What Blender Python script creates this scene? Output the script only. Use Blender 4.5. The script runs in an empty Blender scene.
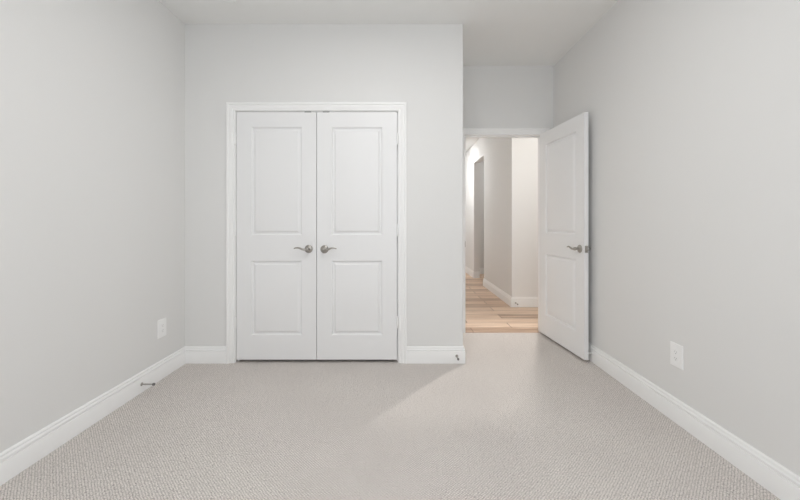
import bpy, bmesh, math, random
from mathutils import Vector, Matrix
random.seed(4)
S = bpy.context.scene
COL = S.collection
PI = math.pi

# ------------------------------------------------------------------ camera
F_PX = 350.0                       # focal length in pixels of the 800-wide frame
cam_data = bpy.data.cameras.new('camera')
cam = bpy.data.objects.new('camera', cam_data); COL.objects.link(cam)
cam_data.sensor_width = 36.0
cam_data.lens = 36.0 * F_PX / 800.0
cam_data.shift_y = -28.0 / 800.0
cam_data.clip_start = 0.05
cam.location = (0, 0, 1.143)
cam.rotation_euler = (PI / 2, 0, 0)
S.camera = cam

# ------------------------------------------------------------------ world, daylight, exposure
W = bpy.data.worlds.new('sky'); S.world = W; W.use_nodes = True
bg = W.node_tree.nodes['Background']
bg.inputs['Color'].default_value = (0.75, 0.86, 1.0, 1)
bg.inputs['Strength'].default_value = 1.0

def area(name, loc, rot, sx, sy, power, color):
    l = bpy.data.lights.new(name, 'AREA'); l.shape = 'RECTANGLE'
    l.size = sx; l.size_y = sy; l.energy = power; l.color = color
    o = bpy.data.objects.new(name, l); COL.objects.link(o)
    o.location = loc; o.rotation_euler = rot
    return o
# daylight entering through the window behind the camera
area('window_daylight', (0.10, -1.05, 1.55), (PI / 2, 0, 0), 2.0, 1.5, 14.5, (0.99, 1.0, 1.0))

S.view_settings.view_transform = 'Standard'
S.view_settings.look = 'None'
S.view_settings.gamma = 1
S.view_settings.use_curve_mapping = False
S.view_settings.exposure = 0.66
try:
    S.cycles.max_bounces = 14
    S.cycles.diffuse_bounces = 10
except Exception:
    pass

# ------------------------------------------------------------------ materials
def mat(name, color, rough=0.6, metal=0.0, spec=0.5):
    m = bpy.data.materials.new(name); m.use_nodes = True
    b = m.node_tree.nodes['Principled BSDF']
    b.inputs['Base Color'].default_value = (*color, 1)
    b.inputs['Roughness'].default_value = rough
    b.inputs['Metallic'].default_value = metal
    b.inputs['Specular IOR Level'].default_value = spec
    return m, m.node_tree.nodes, m.node_tree.links, b

def add_bump(nodes, links, b, height_socket, strength, dist):
    bu = nodes.new('ShaderNodeBump')
    bu.inputs['Strength'].default_value = strength
    bu.inputs['Distance'].default_value = dist
    links.new(height_socket, bu.inputs['Height'])
    links.new(bu.outputs['Normal'], b.inputs['Normal'])
    return bu

def obj_coords(nodes, links, scale=(1, 1, 1), rot=(0, 0, 0)):
    tc = nodes.new('ShaderNodeTexCoord'); mp = nodes.new('ShaderNodeMapping')
    mp.inputs['Scale'].default_value = scale; mp.inputs['Rotation'].default_value = rot
    links.new(tc.outputs['Object'], mp.inputs['Vector'])
    return mp.outputs['Vector']

def noise(nodes, links, vec, scale, detail=2, rough=0.5):
    n = nodes.new('ShaderNodeTexNoise')
    n.inputs['Scale'].default_value = scale; n.inputs['Detail'].default_value = detail
    n.inputs['Roughness'].default_value = rough
    links.new(vec, n.inputs['Vector'])
    return n

def ramp(nodes, links, fac, stops):
    r = nodes.new('ShaderNodeValToRGB'); e = r.color_ramp.elements
    while len(e) < len(stops): e.new(0.5)
    for el, (p, c) in zip(e, stops):
        el.position = p; el.color = (*c, 1) if len(c) == 3 else c
    links.new(fac, r.inputs['Fac'])
    return r

def paint(name, color, peel=0.25):
    m, n, l, b = mat(name, color, 0.75, 0, 0.25)
    v = obj_coords(n, l)
    t = noise(n, l, v, 170, 3)
    add_bump(n, l, b, t.outputs['Fac'], peel, 0.0015)
    return m

M = {}
M['wall'] = paint('greige_wall_paint', (0.772, 0.769, 0.760))
M['ceiling'] = paint('ceiling_paint', (0.850, 0.850, 0.838))
M['hall'] = paint('hall_wall_paint', (0.805, 0.800, 0.790))
def gloss(name, color, rough):
    m, n, l, b = mat(name, color, rough, 0, 0.4)
    v = obj_coords(n, l, (1, 1, 1))
    t = noise(n, l, v, 55, 2)
    add_bump(n, l, b, t.outputs['Fac'], 0.04, 0.002)
    return m
M['trim'] = gloss('white_trim_enamel', (0.90, 0.90, 0.895), 0.38)
M['door'] = gloss('white_door_enamel', (0.835, 0.835, 0.837), 0.42)
M['plate'] = gloss('white_plastic', (0.91, 0.91, 0.905), 0.35)
M['slot'] = mat('dark_slot', (0.22, 0.22, 0.22), 0.7)[0]
M['rubber'] = mat('white_rubber', (0.72, 0.72, 0.70), 0.6)[0]
def nickel():
    m, n, l, b = mat('satin_nickel', (0.42, 0.40, 0.37), 0.30, 1.0)
    v = obj_coords(n, l, (1, 1, 40))
    t = noise(n, l, v, 60, 2)
    r = ramp(n, l, t.outputs['Fac'], [(0.3, (0.26,) * 3), (0.7, (0.38,) * 3)])
    l.new(r.outputs['Color'], b.inputs['Roughness'])
    return m
M['nickel'] = nickel()
M['dark_metal'] = mat('dark_catch_metal', (0.05, 0.05, 0.05), 0.5, 0.0)[0]

def carpet():
    m, n, l, b = mat('loop_carpet', (0.5, 0.5, 0.5), 0.95, 0, 0.08)
    base = obj_coords(n, l)
    wob = noise(n, l, base, 45, 2)
    sub = n.new('ShaderNodeVectorMath'); sub.operation = 'SUBTRACT'
    l.new(wob.outputs['Color'], sub.inputs[0]); sub.inputs[1].default_value = (0.5, 0.5, 0.5)
    sc = n.new('ShaderNodeVectorMath'); sc.operation = 'SCALE'
    l.new(sub.outputs[0], sc.inputs[0]); sc.inputs['Scale'].default_value = 0.010
    ad = n.new('ShaderNodeVectorMath'); ad.operation = 'ADD'
    l.new(base, ad.inputs[0]); l.new(sc.outputs[0], ad.inputs[1])
    mp = n.new('ShaderNodeMapping'); l.new(ad.outputs[0], mp.inputs['Vector'])
    mp.inputs['Rotation'].default_value = (0, 0, PI / 4)
    br = n.new('ShaderNodeTexBrick')
    br.offset = 0.0; br.offset_frequency = 2
    br.inputs['Scale'].default_value = 1.0
    br.inputs['Brick Width'].default_value = 0.0100
    br.inputs['Row Height'].default_value = 0.0098
    br.inputs['Mortar Size'].default_value = 0.0030
    br.inputs['Mortar Smooth'].default_value = 1.0
    br.inputs['Color1'].default_value = (0.860, 0.812, 0.775, 1)
    br.inputs['Color2'].default_value = (0.770, 0.727, 0.694, 1)
    br.inputs['Mortar'].default_value = (0.51, 0.478, 0.454, 1)
    l.new(mp.outputs['Vector'], br.inputs['Vector'])
    fl = noise(n, l, base, 120, 3, 0.75)
    fr = ramp(n, l, fl.outputs['Fac'], [(0.32, (0.50, 0.48, 0.47)), (0.50, (1.06, 1.06, 1.06))])  # loop shading painted into the colour, as dark flecks over dark gaps
    big = noise(n, l, base, 1.6, 3)
    brr = ramp(n, l, big.outputs['Fac'], [(0.3, (0.97, 0.965, 0.965)), (0.7, (1.03, 1.03, 1.025))])
    mu = n.new('ShaderNodeMix'); mu.data_type = 'RGBA'; mu.blend_type = 'MULTIPLY'; mu.inputs[0].default_value = 1
    l.new(br.outputs['Color'], mu.inputs[6]); l.new(fr.outputs['Color'], mu.inputs[7])
    m2 = n.new('ShaderNodeMix'); m2.data_type = 'RGBA'; m2.blend_type = 'MULTIPLY'; m2.inputs[0].default_value = 1
    l.new(mu.outputs[2], m2.inputs[6]); l.new(brr.outputs['Color'], m2.inputs[7])
    l.new(m2.outputs[2], b.inputs['Base Color'])
    inv = n.new('ShaderNodeMath'); inv.operation = 'SUBTRACT'; inv.inputs[0].default_value = 1
    l.new(br.outputs['Fac'], inv.inputs[1])
    mx = n.new('ShaderNodeMath'); mx.operation = 'MULTIPLY_ADD'; mx.inputs[1].default_value = 0.5
    l.new(fl.outputs['Fac'], mx.inputs[0]); l.new(inv.outputs[0], mx.inputs[2])
    add_bump(n, l, b, mx.outputs[0], 0.55, 0.004)
    return m
M['carpet'] = carpet()

def wood():
    m, n, l, b = mat('oak_plank', (0.5, 0.35, 0.25), 0.42, 0, 0.4)
    v = obj_coords(n, l)
    br = n.new('ShaderNodeTexBrick'); br.offset = 0.37; br.offset_frequency = 2
    br.inputs['Scale'].default_value = 1
    br.inputs['Brick Width'].default_value = 1.22
    br.inputs['Row Height'].default_value = 0.182
    br.inputs['Mortar Size'].default_value = 0.0035
    br.inputs['Mortar Smooth'].default_value = 0.2
    br.inputs['Color1'].default_value = (0.0, 0.0, 0.0, 1)
    br.inputs['Color2'].default_value = (1.0, 1.0, 1.0, 1)
    br.inputs['Mortar'].default_value = (0.2, 0.2, 0.2, 1)
    l.new(v, br.inputs['Vector'])
    g = noise(n, l, obj_coords(n, l, (1.1, 17, 1)), 1.6, 5, 0.65)
    ax = n.new('ShaderNodeMath'); ax.operation = 'MULTIPLY_ADD'; ax.inputs[1].default_value = 0.42
    l.new(br.outputs['Color'], ax.inputs[0])
    gs = n.new('ShaderNodeMath'); gs.operation = 'MULTIPLY'; gs.inputs[1].default_value = 0.95
    l.new(g.outputs['Fac'], gs.inputs[0]); l.new(gs.outputs[0], ax.inputs[2])
    r = ramp(n, l, ax.outputs[0], [(0.34, (0.20, 0.125, 0.085)), (0.62, (0.55, 0.390, 0.280)), (0.92, (0.78, 0.61, 0.475))])
    dk = n.new('ShaderNodeMix'); dk.data_type = 'RGBA'
    l.new(br.outputs['Fac'], dk.inputs[0]); l.new(r.outputs['Color'], dk.inputs[6]); dk.inputs[7].default_value = (0.16, 0.10, 0.07, 1)
    l.new(dk.outputs[2], b.inputs['Base Color'])
    add_bump(n, l, b, g.outputs['Fac'], 0.05, 0.002)
    return m
M['wood'] = wood()
def glow(name, color, strength):
    m, n, l, b = mat(name, (0.9, 0.9, 0.9), 0.5)
    b.inputs['Emission Color'].default_value = (*color, 1)
    b.inputs['Emission Strength'].default_value = strength
    return m

# ------------------------------------------------------------------ mesh helpers
def tag(o, label=None, cat=None, group=None, kind=None):
    if label: o['label'] = label
    if cat: o['category'] = cat
    if group: o['group'] = group
    if kind: o['kind'] = kind
    return o

def link(name, bm, m, parent=None, loc=(0, 0, 0), smooth=None, rot=None):
    bmesh.ops.recalc_face_normals(bm, faces=bm.faces)
    me = bpy.data.meshes.new(name); bm.to_mesh(me); bm.free()
    for x in (m if isinstance(m, (list, tuple)) else [m]): me.materials.append(x)
    o = bpy.data.objects.new(name, me); COL.objects.link(o)
    o.location = loc
    if rot: o.rotation_euler = rot
    if parent: o.parent = parent
    if smooth:
        for p in me.polygons: p.use_smooth = True
        if smooth < 3:
            try: me.set_sharp_from_angle(angle=smooth)
            except Exception: pass
    return o

def box(bm, x0, y0, z0, x1, y1, z1):
    vs = [bm.verts.new(p) for p in ((x0,y0,z0),(x1,y0,z0),(x1,y1,z0),(x0,y1,z0),(x0,y0,z1),(x1,y0,z1),(x1,y1,z1),(x0,y1,z1))]
    fs = [bm.faces.new([vs[i] for i in q]) for q in ((0,3,2,1),(4,5,6,7),(0,1,5,4),(1,2,6,5),(2,3,7,6),(3,0,4,7))]
    return vs, fs

def rbox(bm, x0, y0, z0, x1, y1, z1, bev, seg=2):
    b2 = bmesh.new(); box(b2, x0, y0, z0, x1, y1, z1)
    bmesh.ops.bevel(b2, geom=list(b2.edges), offset=bev, segments=seg, affect='EDGES', profile=0.5)
    vm = {v: bm.verts.new(v.co) for v in b2.verts}
    for f in b2.faces: bm.faces.new([vm[v] for v in f.verts])
    b2.free()

def lathe(bm, profile, origin, axis, seg=28):
    """profile: (radius, along) pairs; closed at both ends."""
    a = Vector(axis).normalized()
    u = a.orthogonal().normalized(); w = a.cross(u)
    o = Vector(origin); rings = []
    for r, t in profile:
        if r < 1e-6: rings.append([bm.verts.new(o + a * t)])
        else: rings.append([bm.verts.new(o + a * t + (u * math.cos(2*PI*k/seg) + w * math.sin(2*PI*k/seg)) * r) for k in range(seg)])
    for A, B in zip(rings, rings[1:]):
        for k in range(seg):
            k2 = (k + 1) % seg
            if len(A) == 1 and len(B) == 1: continue
            if len(A) == 1: bm.faces.new((A[0], B[k], B[k2]))
            elif len(B) == 1: bm.faces.new((A[k], A[k2], B[0]))
            else: bm.faces.new((A[k], A[k2], B[k2], B[k]))
    for R in (rings[0], rings[-1]):
        if len(R) > 1: bm.faces.new(R)

def sweep(bm, pts, radii, up=(0, 0, 1), seg=14):
    """tube along pts with elliptical section (r_side, r_up)."""
    pts = [Vector(p) for p in pts]; up = Vector(up); rings = []
    for i, p in enumerate(pts):
        t = (pts[min(i+1, len(pts)-1)] - pts[max(i-1, 0)]).normalized()
        s = t.cross(up).normalized(); n = s.cross(t).normalized()
        a, b = radii[i]
        rings.append([bm.verts.new(p + s * a * math.cos(2*PI*k/seg) + n * b * math.sin(2*PI*k/seg)) for k in range(seg)])
    for A, B in zip(rings, rings[1:]):
        for k in range(seg):
            k2 = (k+1) % seg
            bm.faces.new((A[k], A[k2], B[k2], B[k]))
    bm.faces.new(rings[0]); bm.faces.new(rings[-1])

def spline(ctrl, n):
    """Catmull-Rom through control tuples."""
    c = [ctrl[0]] + list(ctrl) + [ctrl[-1]]; out = []
    segs = len(ctrl) - 1
    for i in range(n + 1):
        u = i / n * segs; k = min(int(u), segs - 1); t = u - k
        p0, p1, p2, p3 = c[k], c[k+1], c[k+2], c[k+3]
        out.append(tuple(0.5*((2*b)+(-a+d)*t+(2*a-5*b+4*d-e)*t*t+(-a+3*b-3*d+e)*t**3) for a, b, d, e in zip(p0, p1, p2, p3)))
    return out

def mitre(path, closed=False):
    """per-vertex offset vectors to the right-hand side of a 2-D path."""
    P = [Vector(p) for p in path]; n = len(P); out = []
    for i in range(n):
        d = []
        if closed or i > 0: d.append((P[i] - P[i-1]).normalized())
        if closed or i < n-1: d.append((P[(i+1) % n] - P[i]).normalized())
        r = [Vector((q.y, -q.x)) for q in d]
        if len(r) == 1: out.append(r[0])
        else: out.append((r[0] + r[1]) / (1 + r[0].dot(r[1])))
    return P, out

def moulding_runs(path, profile, place):
    """one bmesh per segment of the path; profile = (offset, height); place(xy, h) -> 3-D."""
    P, off = mitre(path); res = []
    for i in range(len(P) - 1):
        bm = bmesh.new(); ends = []
        for j in (i, i+1):
            ends.append([bm.verts.new(place(P[j] + off[j] * t, h)) for t, h in profile])
        A, B = ends; n = len(A)
        for k in range(n):
            k2 = (k+1) % n
            bm.faces.new((A[k], A[k2], B[k2], B[k]))
        bm.faces.new(A); bm.faces.new(B)
        res.append(bm)
    return res

def merge(bms):
    out = bmesh.new()
    for b in bms:
        vm = {v: out.verts.new(v.co) for v in b.verts}
        for f in b.faces: out.faces.new([vm[v] for v in f.verts])
        b.free()
    return out

# ------------------------------------------------------------------ key dimensions (metres; camera over the origin)
XL, XR = -1.747, 1.583              # side walls
YB, YC, YE = -0.90, 2.841, 3.61    # wall behind, closet front, entry wall
XC = 0.511                         # outside corner of the closet
ZC = 2.749                         # ceiling
TH = 0.115
OX0, OX1, OZ = 0.672, 1.469, 2.040     # bedroom doorway
CX0, CX1, CZ = -1.334, -0.016, 2.041   # closet opening
HX, HY = 1.52, 4.755               # hall outside corner
HO0, HO1, HOZ = 6.33, 7.19, 2.355  # cased-less opening down the hall
HF = -0.010                        # hall floor level

def structure(name, bm, m, label, cat, smooth=None):
    return tag(link(name, bm, m, smooth=smooth), label, cat, kind='structure')

# floors and ceilings
bm = bmesh.new(); box(bm, XL-0.1, YB-0.1, -0.12, XR+0.1, YE, 0.0)
structure('floor', bm, M['carpet'], 'light greige loop-pile bedroom carpet', 'carpet')
bm = bmesh.new(); box(bm, 0.28, YE, -0.12, 3.3, 9.2, HF)
structure('floor_hall', bm, M['wood'], 'tan oak plank floor of the hallway beyond the doorway', 'wood floor')
bm = bmesh.new(); box(bm, XL-0.1, YB-0.1, ZC, XR+0.1, YE+TH/2, ZC+0.1)
structure('ceiling', bm, M['ceiling'], 'flat painted bedroom ceiling', 'ceiling')
bm = bmesh.new(); box(bm, 0.28, YE+TH/2, ZC, 3.3, 9.2, ZC+0.1)
structure('ceiling_hall', bm, M['ceiling'], 'pale ceiling of the hallway seen through the doorway', 'ceiling')

# walls
bm = bmesh.new(); box(bm, XL-TH, YB-TH, -0.1, XL, YE+TH, ZC)
structure('wall_left', bm, M['wall'], 'greige left wall meeting the closet wall', 'wall')
bm = bmesh.new(); box(bm, XR, YB-TH, -0.1, XR+TH, YE, ZC)
structure('wall_right', bm, M['wall'], 'long greige right wall behind the open bedroom door', 'wall')

def wall_y(bm, x0, x1, y0, y1, z0, z1, hole=None):
    """wall in the XZ plane with an optional rectangular hole (hx0, hx1, hz0, hz1)."""
    if not hole: box(bm, x0, y0, z0, x1, y1, z1); return
    a, b, c, d = hole
    xs = sorted({x0, a, b, x1}); zs = sorted({z0, max(c, z0), d, z1})
    V = {}
    def v(i, j, y):
        k = (i, j, y)
        if k not in V: V[k] = bm.verts.new((xs[i], y, zs[j]))
        return V[k]
    nx, nz = len(xs)-1, len(zs)-1
    solid = lambda i, j: 0 <= i < nx and 0 <= j < nz and not (xs[i] >= a and xs[i+1] <= b and zs[j] >= c and zs[j+1] <= d)
    for i in range(nx):
        for j in range(nz):
            if not solid(i, j): continue
            for y in (y0, y1): bm.faces.new((v(i,j,y), v(i+1,j,y), v(i+1,j+1,y), v(i,j+1,y)))
            for (di, dj, p, q) in ((-1,0,(i,j),(i,j+1)), (1,0,(i+1,j),(i+1,j+1)), (0,-1,(i,j),(i+1,j)), (0,1,(i,j+1),(i+1,j+1))):
                if not solid(i+di, j+dj): bm.faces.new((v(*p,y0), v(*q,y0), v(*q,y1), v(*p,y1)))

bm = bmesh.new(); wall_y(bm, XL, XC-0.001, YC, YC+TH, -0.1, ZC, (CX0-0.02, CX1+0.02, -0.1, CZ+0.02))
structure('wall_closet', bm, M['wall'], 'greige wall holding the white double closet doors', 'wall')
bm = bmesh.new(); box(bm, XC-TH, YC+0.001, -0.1, XC, YE, ZC)
bmesh.ops.bevel(bm, geom=[e for e in bm.edges if all(abs(v.co.x-XC) < 1e-4 and abs(v.co.y-YC-0.001) < 1e-4 for v in e.verts)], offset=0.003, segments=3, affect='EDGES', profile=0.5)
structure('wall_closet_return', bm, M['wall'], 'short return wall between the closet and the doorway', 'wall')
bm = bmesh.new(); wall_y(bm, XL, XR+TH, YE, YE+TH, -0.1, ZC, (OX0-0.018, OX1+0.018, -0.1, OZ+0.018))
structure('wall_entry', bm, M['wall'], 'wall over and around the bedroom doorway', 'wall')
bm = bmesh.new(); wall_y(bm, XL-TH, XR+TH, YB-TH, YB, -0.1, ZC, (-0.8, 1.0, 0.85, 2.25))
structure('wall_back', bm, M['wall'], 'wall with the window, behind the viewpoint', 'wall')
# window frame in the back wall
bm = bmesh.new()
wx0, wx1, wz0, wz1 = -0.8, 1.0, 0.85, 2.25
for q in ((wx0, wx0+0.045, wz0, wz1), (wx1-0.045, wx1, wz0, wz1), (wx0, wx1, wz0, wz0+0.045), (wx0, wx1, wz1-0.045, wz1), (wx0, wx1, 1.53, 1.57)):
    box(bm, q[0], YB-0.09, q[2], q[1], YB-0.05, q[3])
structure('window_1', bm, M['trim'], 'white window frame in the wall behind the viewpoint', 'window')

# hallway shell
bm = bmesh.new()
box(bm, HX, HY, HF, HX+TH, HO0, ZC); box(bm, HX, HO1, HF, HX+TH, 9.1, ZC); box(bm, HX, HO0, HOZ, HX+TH, HO1, ZC)
structure('wall_hall_side', bm, M['hall'], 'hallway side wall with a tall plain opening', 'wall')
bm = bmesh.new(); box(bm, HX+TH, HY, HF, 3.3, HY+TH, ZC)
bm2 = bmesh.new(); box(bm2, HX-0.0005, HY-0.001, HF, HX+TH, HY+TH*0.5, ZC)
structure('wall_hall_front', merge([bm, bm2]), M['hall'], 'bright hallway wall facing the bedroom doorway', 'wall')
bm = bmesh.new(); box(bm, 0.30, YE+TH, HF, 0.42, 9.1, ZC)
structure('wall_hall_left', bm, M['hall'], 'hallway wall hidden behind the closet', 'wall')
bm = bmesh.new(); box(bm, 0.30, 9.0, HF, 3.3, 9.1, ZC)
structure('wall_hall_end', bm, M['hall'], 'wall closing the far end of the hallway', 'wall')
bm = bmesh.new(); box(bm, HX+TH, 7.78, HF, 3.2, 7.88, ZC)
structure('wall_hall_room', bm, M['hall'], 'dim wall seen through the tall hallway opening', 'wall')
bm = bmesh.new(); box(bm, XR+TH, YE, HF, 3.3, YE+TH, ZC)
structure('wall_hall_near', bm, M['hall'], 'hallway wall hidden behind the open door', 'wall')
bm = bmesh.new(); box(bm, 3.2, YE+TH, HF, 3.3, 9.0, ZC)
structure('wall_hall_right', bm, M['hall'], 'wall at the unseen end of the cross hallway', 'wall')

# baseboards: tall flat face, small step, cove and bead at the top
BASE = [(0, 0), (0.0165, 0), (0.0165, 0.0930), (0.0155, 0.0955), (0.0105, 0.0965), (0.0105, 0.1005), (0.0150, 0.1030), (0.0155, 0.1060), (0.0145, 0.1120),
        (0.0090, 0.1165), (0.0080, 0.1195), (0.0100, 0.1215), (0.0100, 0.1260), (0.0080, 0.1310), (0.0045, 0.1340), (0, 0.1345)]
CW = 0.064                           # casing width
runs = moulding_runs([(CX0-0.006-CW, YC), (XL, YC), (XL, YB), (XR, YB), (XR, YE), (OX1+0.005+CW, YE)][::-1], BASE, lambda p, h: (p.x, p.y, h))
for bm, nm, lb in zip(runs, ('baseboard_entry', 'baseboard_right', 'baseboard_back', 'baseboard_left', 'baseboard_closet'),
        ('white baseboard stub behind the open door', 'white stepped baseboard along the wall behind the open door', 'white baseboard under the window',
         'white stepped baseboard along the left wall, with a metal door stop on it', 'short white baseboard between the wall corner and closet casing')):
    structure(nm, bm, M['trim'], lb, 'baseboard', smooth=0.6)
runs = moulding_runs([(CX1+0.006+CW, YC), (XC, YC), (XC, YE), (OX0-0.005-CW, YE)], BASE, lambda p, h: (p.x, p.y, h))
for bm, nm, lb in zip(runs, ('baseboard_closet_corner', 'baseboard_closet_return', 'baseboard_doorway'),
        ('white baseboard between the closet casing and the outside corner', 'white baseboard along the closet return wall', 'white baseboard stub beside the doorway casing')):
    structure(nm, bm, M['trim'], lb, 'baseboard', smooth=0.6)
HP = lambda p, h: (p.x, p.y, h + HF)
runs = moulding_runs([(HX+TH, HO0), (HX, HO0), (HX, HY-0.001), (3.2, HY-0.001)], BASE, HP)
for bm, nm, lb in zip(runs, ('baseboard_hall_jamb', 'baseboard_hall_side', 'baseboard_hall_front'),
        ('white baseboard wrapping the near side of the hallway opening', 'white baseboard receding along the hallway wall', 'white baseboard across the bright hallway wall')):
    structure(nm, bm, M['trim'], lb, 'baseboard', smooth=0.6)
runs = moulding_runs([(HX, 9.0), (HX, HO1), (HX+TH, HO1)], BASE, HP)
structure('baseboard_hall_far', merge(runs), M['trim'], 'white baseboard beyond the tall hallway opening', 'baseboard', smooth=0.6)
runs = moulding_runs([(HX+TH, 7.78), (3.2, 7.78)], BASE, HP)
structure('baseboard_hall_room', runs[0], M['trim'], 'white baseboard at the dim wall through the hallway opening', 'baseboard', smooth=0.6)

# door casings (profile: across the width from the inner edge, thickness off the wall) and jambs
CAS = [(0, 0), (0, 0.007), (0.003, 0.0105), (0.011, 0.0110), (0.0135, 0.0080), (0.0165, 0.0080), (0.019, 0.0125), (0.030, 0.0150), (0.0385, 0.0165), (0.0415, 0.0130),
       (0.0450, 0.0130), (0.0485, 0.0180), (0.054, 0.0215), (0.062, 0.0230), (0.068, 0.0220), (0.071, 0.0190), (0.071, 0)]
CAS = [(a * 0.064 / 0.071, b * 0.85) for a, b in CAS]
def casing(x0, x1, z1, y, sign, z0=0.0):
    pr = [(t, h) for t, h in CAS]
    # right-hand side of the path must point away from the opening: run it right leg -> head -> left leg reversed
    path = [(x1, z0), (x1, z1), (x0, z1), (x0, z0)]
    return merge(moulding_runs(path, pr, lambda p, h: (p.x, y + sign*h, p.y)))
def jambs(x0, x1, z1, y0, y1, z0, stop0, stop1):
    bm = bmesh.new(); t = 0.018
    box(bm, x0-t, y0, z0, x0, y1, z1+t); box(bm, x1, y0, z0, x1+t, y1, z1+t); box(bm, x0, y0, z1, x1, y1, z1+t)
    s = 0.011
    box(bm, x0, stop0, z0, x0+s, stop1, z1); box(bm, x1-s, stop0, z0, x1, stop1, z1); box(bm, x0+s, stop0, z1-s, x1-s, stop1, z1)
    return bm
structure('trim_1', casing(CX0-0.006, CX1+0.006, CZ+0.006, YC, -1), M['trim'], 'white moulded casing framing the double closet doors', 'door casing', smooth=0.6)
structure('trim_2', jambs(CX0, CX1, CZ, YC, YC+TH, 0, YC+0.040, YC+0.075), M['trim'], 'white jamb lining the closet opening', 'door jamb')
structure('trim_3', casing(OX0-0.005, OX1+0.005, OZ+0.005, YE, -1), M['trim'], 'white moulded casing framing the bedroom doorway', 'door casing', smooth=0.6)
structure('trim_4', jambs(OX0, OX1, OZ, YE, YE+TH, HF, YE+0.042, YE+0.075), M['trim'], 'white jamb lining the bedroom doorway', 'door jamb')
structure('trim_5', casing(OX0-0.005, OX1+0.005, OZ+0.005, YE+TH, 1, HF), M['trim'], 'white casing on the hallway face of the doorway', 'door casing', smooth=0.6)
# thin metal strike on the latch-side jamb
bm = bmesh.new(); rbox(bm, OX0-0.001, YE-0.006, 0.885, OX0+0.002, YE+0.030, 0.945, 0.0008, 1)
tag(link('strike_plate', bm, M['nickel'], bpy.data.objects['trim_4']), 'metal strike on the white jamb')

# ------------------------------------------------------------------ doors
DT = 0.035
PX0, PX1 = 0.118, 0.118              # stile widths
def door_leaf(w, h, zs):
    """moulded two-panel slab: x 0..w from the hinge, y 0 (front) .. DT, z 0..h; returns slab bmesh and the panel meshes."""
    bm = bmesh.new(); a, b = PX0, w - PX1
    xs = [0, a, b, w]; Z = [0, zs[0], zs[1], zs[2], zs[3], h]
    V = {}
    def v(i, j, y):
        k = (i, j, y)
        if k not in V: V[k] = bm.verts.new((xs[i], y, Z[j]))
        return V[k]
    for y in (0, DT):
        for i in range(3):
            for j in range(5):
                if i == 1 and j in (1, 3): continue
                bm.faces.new((v(i,j,y), v(i+1,j,y), v(i+1,j+1,y), v(i,j+1,y)))
    for i in range(3):
        for j in (0, 5): bm.faces.new((v(i,j,0), v(i+1,j,0), v(i+1,j,DT), v(i,j,DT)))
    for j in range(5):
        for i in (0, 3): bm.faces.new((v(i,j,0), v(i,j+1,0), v(i,j+1,DT), v(i,j,DT)))
    slab_rings = [(0.0012, 0.0016), (0.0040, 0.0026), (0.0075, 0.0100), (0.0095, 0.0118), (0.0140, 0.0120)]
    panel_rings = [(0.0140, 0.0120), (0.0185, 0.0118), (0.0225, 0.0105), (0.0330, 0.0030), (0.0350, 0.0016), (0.0380, 0.0012)]
    slab_rings = [(a, d * 1.2) for a, d in slab_rings]; panel_rings = [(a, d * 1.2) for a, d in panel_rings]
    panels = []
    for j in (1, 3):
        last = {}
        for y, s in ((0, 1), (DT, -1)):
            prev = [v(1,j,y), v(2,j,y), v(2,j+1,y), v(1,j+1,y)]
            for ins, d in slab_rings:
                cur = [bm.verts.new((x, y+s*d, z)) for x, z in ((a+ins, Z[j]+ins), (b-ins, Z[j]+ins), (b-ins, Z[j+1]-ins), (a+ins, Z[j+1]-ins))]
                for k in range(4): bm.faces.new((prev[k], prev[(k+1)%4], cur[(k+1)%4], cur[k]))
                prev = cur
            last[y] = prev
        for k in range(4): bm.faces.new((last[0][k], last[0][(k+1)%4], last[DT][(k+1)%4], last[DT][k]))
        pb = bmesh.new(); edge = {}
        for y, s in ((0, 1), (DT, -1)):
            prev = None
            for ins, d in panel_rings:
                cur = [pb.verts.new((x, y+s*d, z)) for x, z in ((a+ins, Z[j]+ins), (b-ins, Z[j]+ins), (b-ins, Z[j+1]-ins), (a+ins, Z[j+1]-ins))]
                if prev:
                    for k in range(4): pb.faces.new((prev[k], prev[(k+1)%4], cur[(k+1)%4], cur[k]))
                else: edge[y] = cur
                prev = cur
            pb.faces.new(prev)
        for k in range(4): pb.faces.new((edge[0][k], edge[0][(k+1)%4], edge[DT][(k+1)%4], edge[DT][k]))
        panels.append(pb)
    return bm, panels

def handle(parent, x, z, face_y, out, point, label='satin nickel lever handle'):
    """rose + neck on the door, wave lever as its sub-part. out = -1/+1 along local y, point = -1/+1 along local x."""
    bm = bmesh.new()
    lathe(bm, [(0, 0), (0.0325, 0), (0.0330, 0.003), (0.0315, 0.006), (0.0270, 0.009), (0.0190, 0.0115), (0.0125, 0.014), (0.0115, 0.020), (0.0115, 0.040), (0, 0.040)], (x, face_y, z), (0, out, 0), 32)
    r = tag(link('door_handle', bm, M['nickel'], parent, smooth=0.7), label)
    c = [(0.0, 0.046, 0.000), (0.018, 0.050, -0.0015), (0.036, 0.053, 0.001), (0.054, 0.054, 0.0085), (0.072, 0.054, 0.0135), (0.090, 0.052, 0.0125), (0.106, 0.049, 0.007)]
    pts = [(x + point*px, face_y + out*py, z + pz) for px, py, pz in spline(c, 26)]
    rad = []
    for i in range(27):
        t = i / 26
        rad.append((0.0060 - 0.0022*t, 0.0085 - 0.0040*t + 0.0010*math.sin(t*PI)))
    rad[0] = (0.0045, 0.0075); rad[-1] = (0.0020, 0.0035)
    lv = bmesh.new(); sweep(lv, pts, rad)
    lathe(lv, [(0, 0.034), (0.0115, 0.034), (0.0135, 0.038), (0.0140, 0.048), (0.0120, 0.0535), (0.0060, 0.056), (0, 0.0565)], (x, face_y, z), (0, out, 0), 24)
    link('lever', lv, M['nickel'], r, smooth=0.9)
    return r

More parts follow.
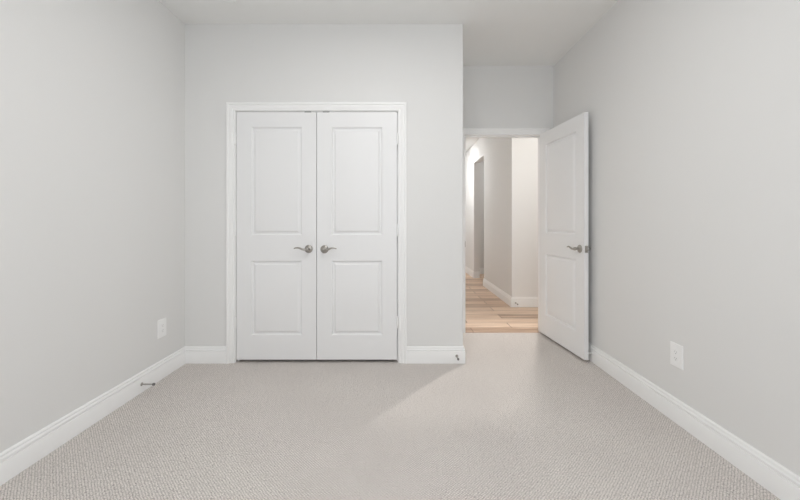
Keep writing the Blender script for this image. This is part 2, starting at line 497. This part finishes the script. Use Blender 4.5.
def hinge(parent, x, y, z, leaf_dir, m):
    bm = bmesh.new()
    lathe(bm, [(0, -0.049), (0.0035, -0.049), (0.0045, -0.046), (0.0074, -0.045), (0.0074, -0.0152), (0.0060, -0.0150), (0.0074, -0.0148), (0.0074, 0.0148), (0.0060, 0.015),
               (0.0074, 0.0152), (0.0074, 0.045), (0.0045, 0.046), (0.0035, 0.049), (0, 0.049)], (x, y, z), (0, 0, 1), 16)
    return link('hinge', bm, m, parent, smooth=0.7)

def build_door(name, w, h, zs, label, flip=False):
    bm, panels = door_leaf(w, h, zs)
    if flip:
        for B in [bm] + panels:
            for v in B.verts: v.co.x = -v.co.x
    o = structure(name, bm, M['door'], label, 'door', smooth=0.5)
    for pb in panels: link('raised_panel', pb, M['door'], o, smooth=0.5)
    return o

DZ0 = 0.026
ZS = [0.197, 0.803, 1.010, 1.889]    # panel bounds above the door's bottom edge
dh = 2.0355 - DZ0
dwl = 0.648
# left closet door (hinged on its left), right closet door (hinged on its right)
d1 = build_door('door_1', dwl, dh, ZS, 'left one of the two white panelled closet doors, its lever pointing left')
d1.location = (-1.3275, YC+0.001, DZ0)
d2 = build_door('door_2', dwl+0.002, dh, ZS, 'right one of the two white panelled closet doors, nearest the bedroom doorway', flip=True)
d2.location = (-0.0245, YC+0.001, DZ0)
handle(d1, dwl-0.0615, 0.924-DZ0, 0.0, -1, -1)
handle(d2, -(dwl+0.002-0.0615), 0.922-DZ0, 0.0, -1, 1)
for z in (1.818, 1.076, 0.331):
    hinge(d1, -0.0052, -0.0085, z-DZ0, 1, M['trim'])
    hinge(d2, 0.0052, -0.0085, z-DZ0, -1, M['trim'])
for d, x in ((d1, dwl-0.069), (d2, -(dwl-0.072))):
    bm = bmesh.new(); rbox(bm, x-0.027, -0.0015, dh-0.0015, x+0.027, 0.030, dh+0.0045, 0.001, 1)
    tag(link('ball_catch', bm, M['dark_metal'], d), 'dark metal catch on top of the door')

# bedroom door, swung open against the right wall; the face towards us is its hallway face
P0 = Vector((1.4285, 3.583)); P1 = Vector((1.497, 2.842))
dw3 = (P1 - P0).length
d3 = build_door('door_3', dw3, 2.036-0.022, [0.200, 0.806, 1.012, 1.892], 'white two-panel bedroom door standing open into the room')
ang = math.atan2(P1.y - P0.y, P1.x - P0.x)
# local +x runs from hinge to free edge; local +y (thickness) must point to the right wall
d3.location = (P0.x, P0.y, 0.022); d3.rotation_euler = (0, 0, ang)
handle(d3, dw3-0.060, 0.921-0.022, 0.0, -1, -1)
# the handle on the far face, close to the wall: shorter projection
bm = bmesh.new()
lathe(bm, [(0, 0), (0.0325, 0), (0.0330, 0.003), (0.0315, 0.006), (0.0270, 0.009), (0.0150, 0.012), (0.0115, 0.014), (0.0115, 0.030), (0.0145, 0.034), (0.0145, 0.047), (0.010, 0.050), (0, 0.050)], (dw3-0.060, DT, 0.921-0.022), (0, 1, 0), 32)
rb = tag(link('door_handle', bm, M['nickel'], d3, smooth=0.7), 'satin nickel lever handle')
lv = bmesh.new()
pts = [(dw3-0.060-px, DT+0.034-0.02*max(0, px), 0.921-0.022+pz) for px, pz in spline([(-0.012, 0), (0.02, 0.001), (0.05, 0.008), (0.08, 0.010), (0.11, 0.002)], 16)]
sweep(lv, pts, [(0.005-0.002*i/16, 0.010-0.005*i/16) for i in range(17)])
link('lever', lv, M['nickel'], rb, smooth=0.9)
bm = bmesh.new(); rbox(bm, dw3-0.0005, 0.005, 0.892-0.022, dw3+0.0012, 0.030, 0.950-0.022, 0.0006, 1)
lp = tag(link('latch_plate', bm, M['nickel'], d3), 'satin nickel latch plate on the door edge')
bm = bmesh.new(); rbox(bm, dw3+0.0010, 0.011, 0.911-0.022, dw3+0.010, 0.024, 0.931-0.022, 0.003, 2)
link('latch_bolt', bm, M['nickel'], lp, smooth=0.7)
for z in (1.818, 1.076, 0.331):
    hinge(d3, -0.0045, DT+0.004, z-0.022, 1, M['nickel'])

# ------------------------------------------------------------------ wall outlets
def outlet(name, label, loc, rotz):
    """built facing -Y at the wall plane y = 0, then turned to its wall."""
    w, h = 0.089, 0.133
    bm = bmesh.new()
    # plate with a rectangular cut-out and softly domed rim
    rings = [(0, 0), (0, 0.0030), (0.0012, 0.0052), (0.0030, 0.0062), (0.0065, 0.0068)]
    ow, oh = 0.0335/2, 0.067/2
    prev = None; first = None
    def rect(hw, hh, y): return [bm.verts.new((sx*hw, -y, sz*hh)) for sx, sz in ((-1,-1),(1,-1),(1,1),(-1,1))]
    seq = [(w/2-i, h/2-i, d) for i, d in rings] + [(ow+0.0008, oh+0.0008, 0.0068), (ow, oh, 0.0060), (ow, oh, 0.0)]
    for hw, hh, d in seq:
        cur = rect(hw, hh, d)
        if prev:
            for k in range(4): bm.faces.new((prev[k], prev[(k+1)%4], cur[(k+1)%4], cur[k]))
        else: first = cur
        prev = cur
    for k in range(4): bm.faces.new((first[k], first[(k+1)%4], prev[(k+1)%4], prev[k]))
    root = tag(link(name, bm, M['plate']), label, 'outlet')
    root.location = loc; root.rotation_euler = (0, 0, rotz)
    bm = bmesh.new(); rbox(bm, -ow+0.0006, -0.0078, -oh+0.0006, ow-0.0006, -0.0005, oh-0.0006, 0.0012, 2)
    rec = link('receptacle', bm, M['plate'], root, smooth=0.6)
    for zc in (0.0185, -0.0185):
        for dx, hh in ((-0.0062, 0.0040), (0.0062, 0.0032)):
            bm = bmesh.new(); box(bm, dx-0.0010, -0.0081, zc+0.003-hh, dx+0.0010, -0.0076, zc+0.003+hh)
            tag(link('slot', bm, M['slot'], rec), 'grey slot in the receptacle')
        bm = bmesh.new(); lathe(bm, [(0, 0), (0.0024, 0), (0.0024, 0.0005), (0, 0.0005)], (0, -0.0076, zc-0.0075), (0, -1, 0), 12)
        tag(link('slot', bm, M['slot'], rec), 'grey slot in the receptacle')
    for zc in (0.0485, -0.0485):
        bm = bmesh.new(); lathe(bm, [(0, 0), (0.0032, 0), (0.0030, 0.0008), (0.0018, 0.0012), (0, 0.0013)], (0, -0.0066, zc), (0, -1, 0), 14)
        link('screw', bm, M['plate'], root, smooth=0.7)
    return root
outlet('wall_outlet', 'white outlet plate on the left wall, above a metal door stop', (XL, 2.566, 0.366), PI/2)
outlet('wall_outlet', 'white outlet plate low on the right wall, nearer the viewer than the open door', (XR, 2.000, 0.381), -PI/2)

# ------------------------------------------------------------------ baseboard door stops
def door_stop(loc, direction, length, label, tip_mat, rod_mat):
    root = bpy.data.objects.new('door_stop', None); COL.objects.link(root)
    root.location = loc; root.empty_display_size = 0.03
    tag(root, label, 'door stop', 'baseboard door stops')
    d = direction
    bm = bmesh.new(); lathe(bm, [(0, -0.001), (0.0115, -0.001), (0.0115, 0.002), (0.0085, 0.005), (0.0050, 0.008), (0, 0.008)], (0, 0, 0), d, 20)
    link('base', bm, rod_mat, root, smooth=0.7)
    bm = bmesh.new(); lathe(bm, [(0, 0.006), (0.0046, 0.006), (0.0042, 0.012), (0.0042, length-0.014), (0.0055, length-0.012), (0, length-0.012)], (0, 0, 0), d, 16)
    link('rod', bm, rod_mat, root, smooth=0.7)
    bm = bmesh.new(); lathe(bm, [(0, length-0.013), (0.0075, length-0.013), (0.0085, length-0.010), (0.0085, length-0.003), (0.0070, length), (0, length)], (0, 0, 0), d, 20)
    tag(link('tip', bm, tip_mat, root, smooth=0.7), 'rubber tip')
    return root
M['grey_rubber'] = mat('grey_rubber', (0.16, 0.155, 0.15), 0.7)[0]
door_stop((XL+0.0155, 2.345, 0.056), (1, 0, 0), 0.088, 'metal door stop jutting from the left wall baseboard below the outlet', M['grey_rubber'], M['nickel'])
door_stop((0.4585, YC-0.0155, 0.062), (0, -1, 0), 0.075, 'metal door stop at the outside corner between closet and doorway', M['grey_rubber'], M['nickel'])
door_stop((1.566, HY-0.0165, 0.047), (0, -1, 0), 0.085, 'metal door stop on the hallway baseboard through the doorway', M['grey_rubber'], M['nickel'])
door_stop((XR-0.0155, 2.862, 0.070), (-1, 0, 0), 0.034, 'short white door stop tucked behind the open bedroom door', M['rubber'], M['rubber'])

# ------------------------------------------------------------------ smoke detector
sd = bpy.data.objects.new('smoke_detector', None); COL.objects.link(sd); sd.location = (-1.205, 2.443, ZC)
tag(sd, 'round white smoke detector on the bedroom ceiling', 'smoke detector')
bm = bmesh.new(); lathe(bm, [(0, 0), (0.062, 0), (0.062, 0.008), (0.060, 0.010), (0, 0.010)], (0, 0, 0), (0, 0, -1), 40)
link('mounting_base', bm, M['plate'], sd, smooth=0.6)
bm = bmesh.new(); lathe(bm, [(0, 0.010), (0.056, 0.010), (0.058, 0.014), (0.058, 0.032), (0.054, 0.040), (0.045, 0.044), (0.020, 0.0455), (0, 0.0455)], (0, 0, 0), (0, 0, -1), 40)
link('cover', bm, M['plate'], sd, smooth=0.8)

# ------------------------------------------------------------------ ceiling lights: hall lamps, plus added ones for bedroom and far room
def ceiling_light(loc, r, strength, label, group='hallway ceiling lights', color=(0.97, 0.99, 1.0)):
    root = bpy.data.objects.new('ceiling_light', None); COL.objects.link(root); root.location = loc
    tag(root, label, 'ceiling light', group)
    bm = bmesh.new(); lathe(bm, [(0, 0), (r+0.02, 0), (r+0.02, 0.012), (r+0.004, 0.020), (0, 0.020)], (0, 0, 0), (0, 0, -1), 36)
    link('housing', bm, M['trim'], root, smooth=0.6)
    bm = bmesh.new(); lathe(bm, [(0, 0.020), (r, 0.020), (r, 0.024), (r*0.7, 0.030), (0, 0.033)], (0, 0, 0), (0, 0, -1), 36)
    link('diffuser', bm, glow('lamp_glow', color, strength), root, smooth=0.8)
ceiling_light((2.90, 4.24, ZC), 0.16, 22, 'round hallway ceiling light outside the bedroom doorway')
ceiling_light((0.80, 7.30, ZC), 0.15, 54, 'round hallway ceiling light down the hallway')
ceiling_light((-0.08, 1.35, ZC), 0.20, 28.5, 'added round ceiling light evening out the bedroom, out of view', None, (1.0, 0.99, 0.97))  # added lamp out of view, fills the side walls and carpet

ceiling_light((2.45, 6.95, ZC), 0.13, 26, 'added round ceiling light brightening the room past the hallway opening')  # unseen lamp added to lift the dark strip past the opening
# added spotlight, unseen, tilted through the doorway to brighten the bedroom carpet
root = bpy.data.objects.new('added_spotlight', None); COL.objects.link(root); root.location = (1.70, 4.28, ZC)
tag(root, 'small added spotlight at the hallway ceiling, brightening the carpet through the doorway', 'spotlight')
bm = bmesh.new(); lathe(bm, [(0, 0), (0.055, 0), (0.055, 0.004), (0.042, 0.007), (0.040, 0.001), (0, 0.001)], (0, 0, 0), (0, 0, -1), 32)
link('housing', bm, M['trim'], root, smooth=0.6)
sp = bpy.data.lights.new('spot_beam', 'SPOT'); sp.energy = 84; sp.color = (1.0, 0.95, 0.90); sp.spot_size = math.radians(75); sp.spot_blend = 0.6; sp.shadow_soft_size = 0.045
so = bpy.data.objects.new('spot_beam', sp); COL.objects.link(so); so.parent = root; so.location = (0, 0, -0.06)
so.rotation_euler = (Vector((0.65, 2.45, 0)) - Vector((1.70, 4.28, ZC-0.06))).to_track_quat('-Z', 'Y').to_euler()
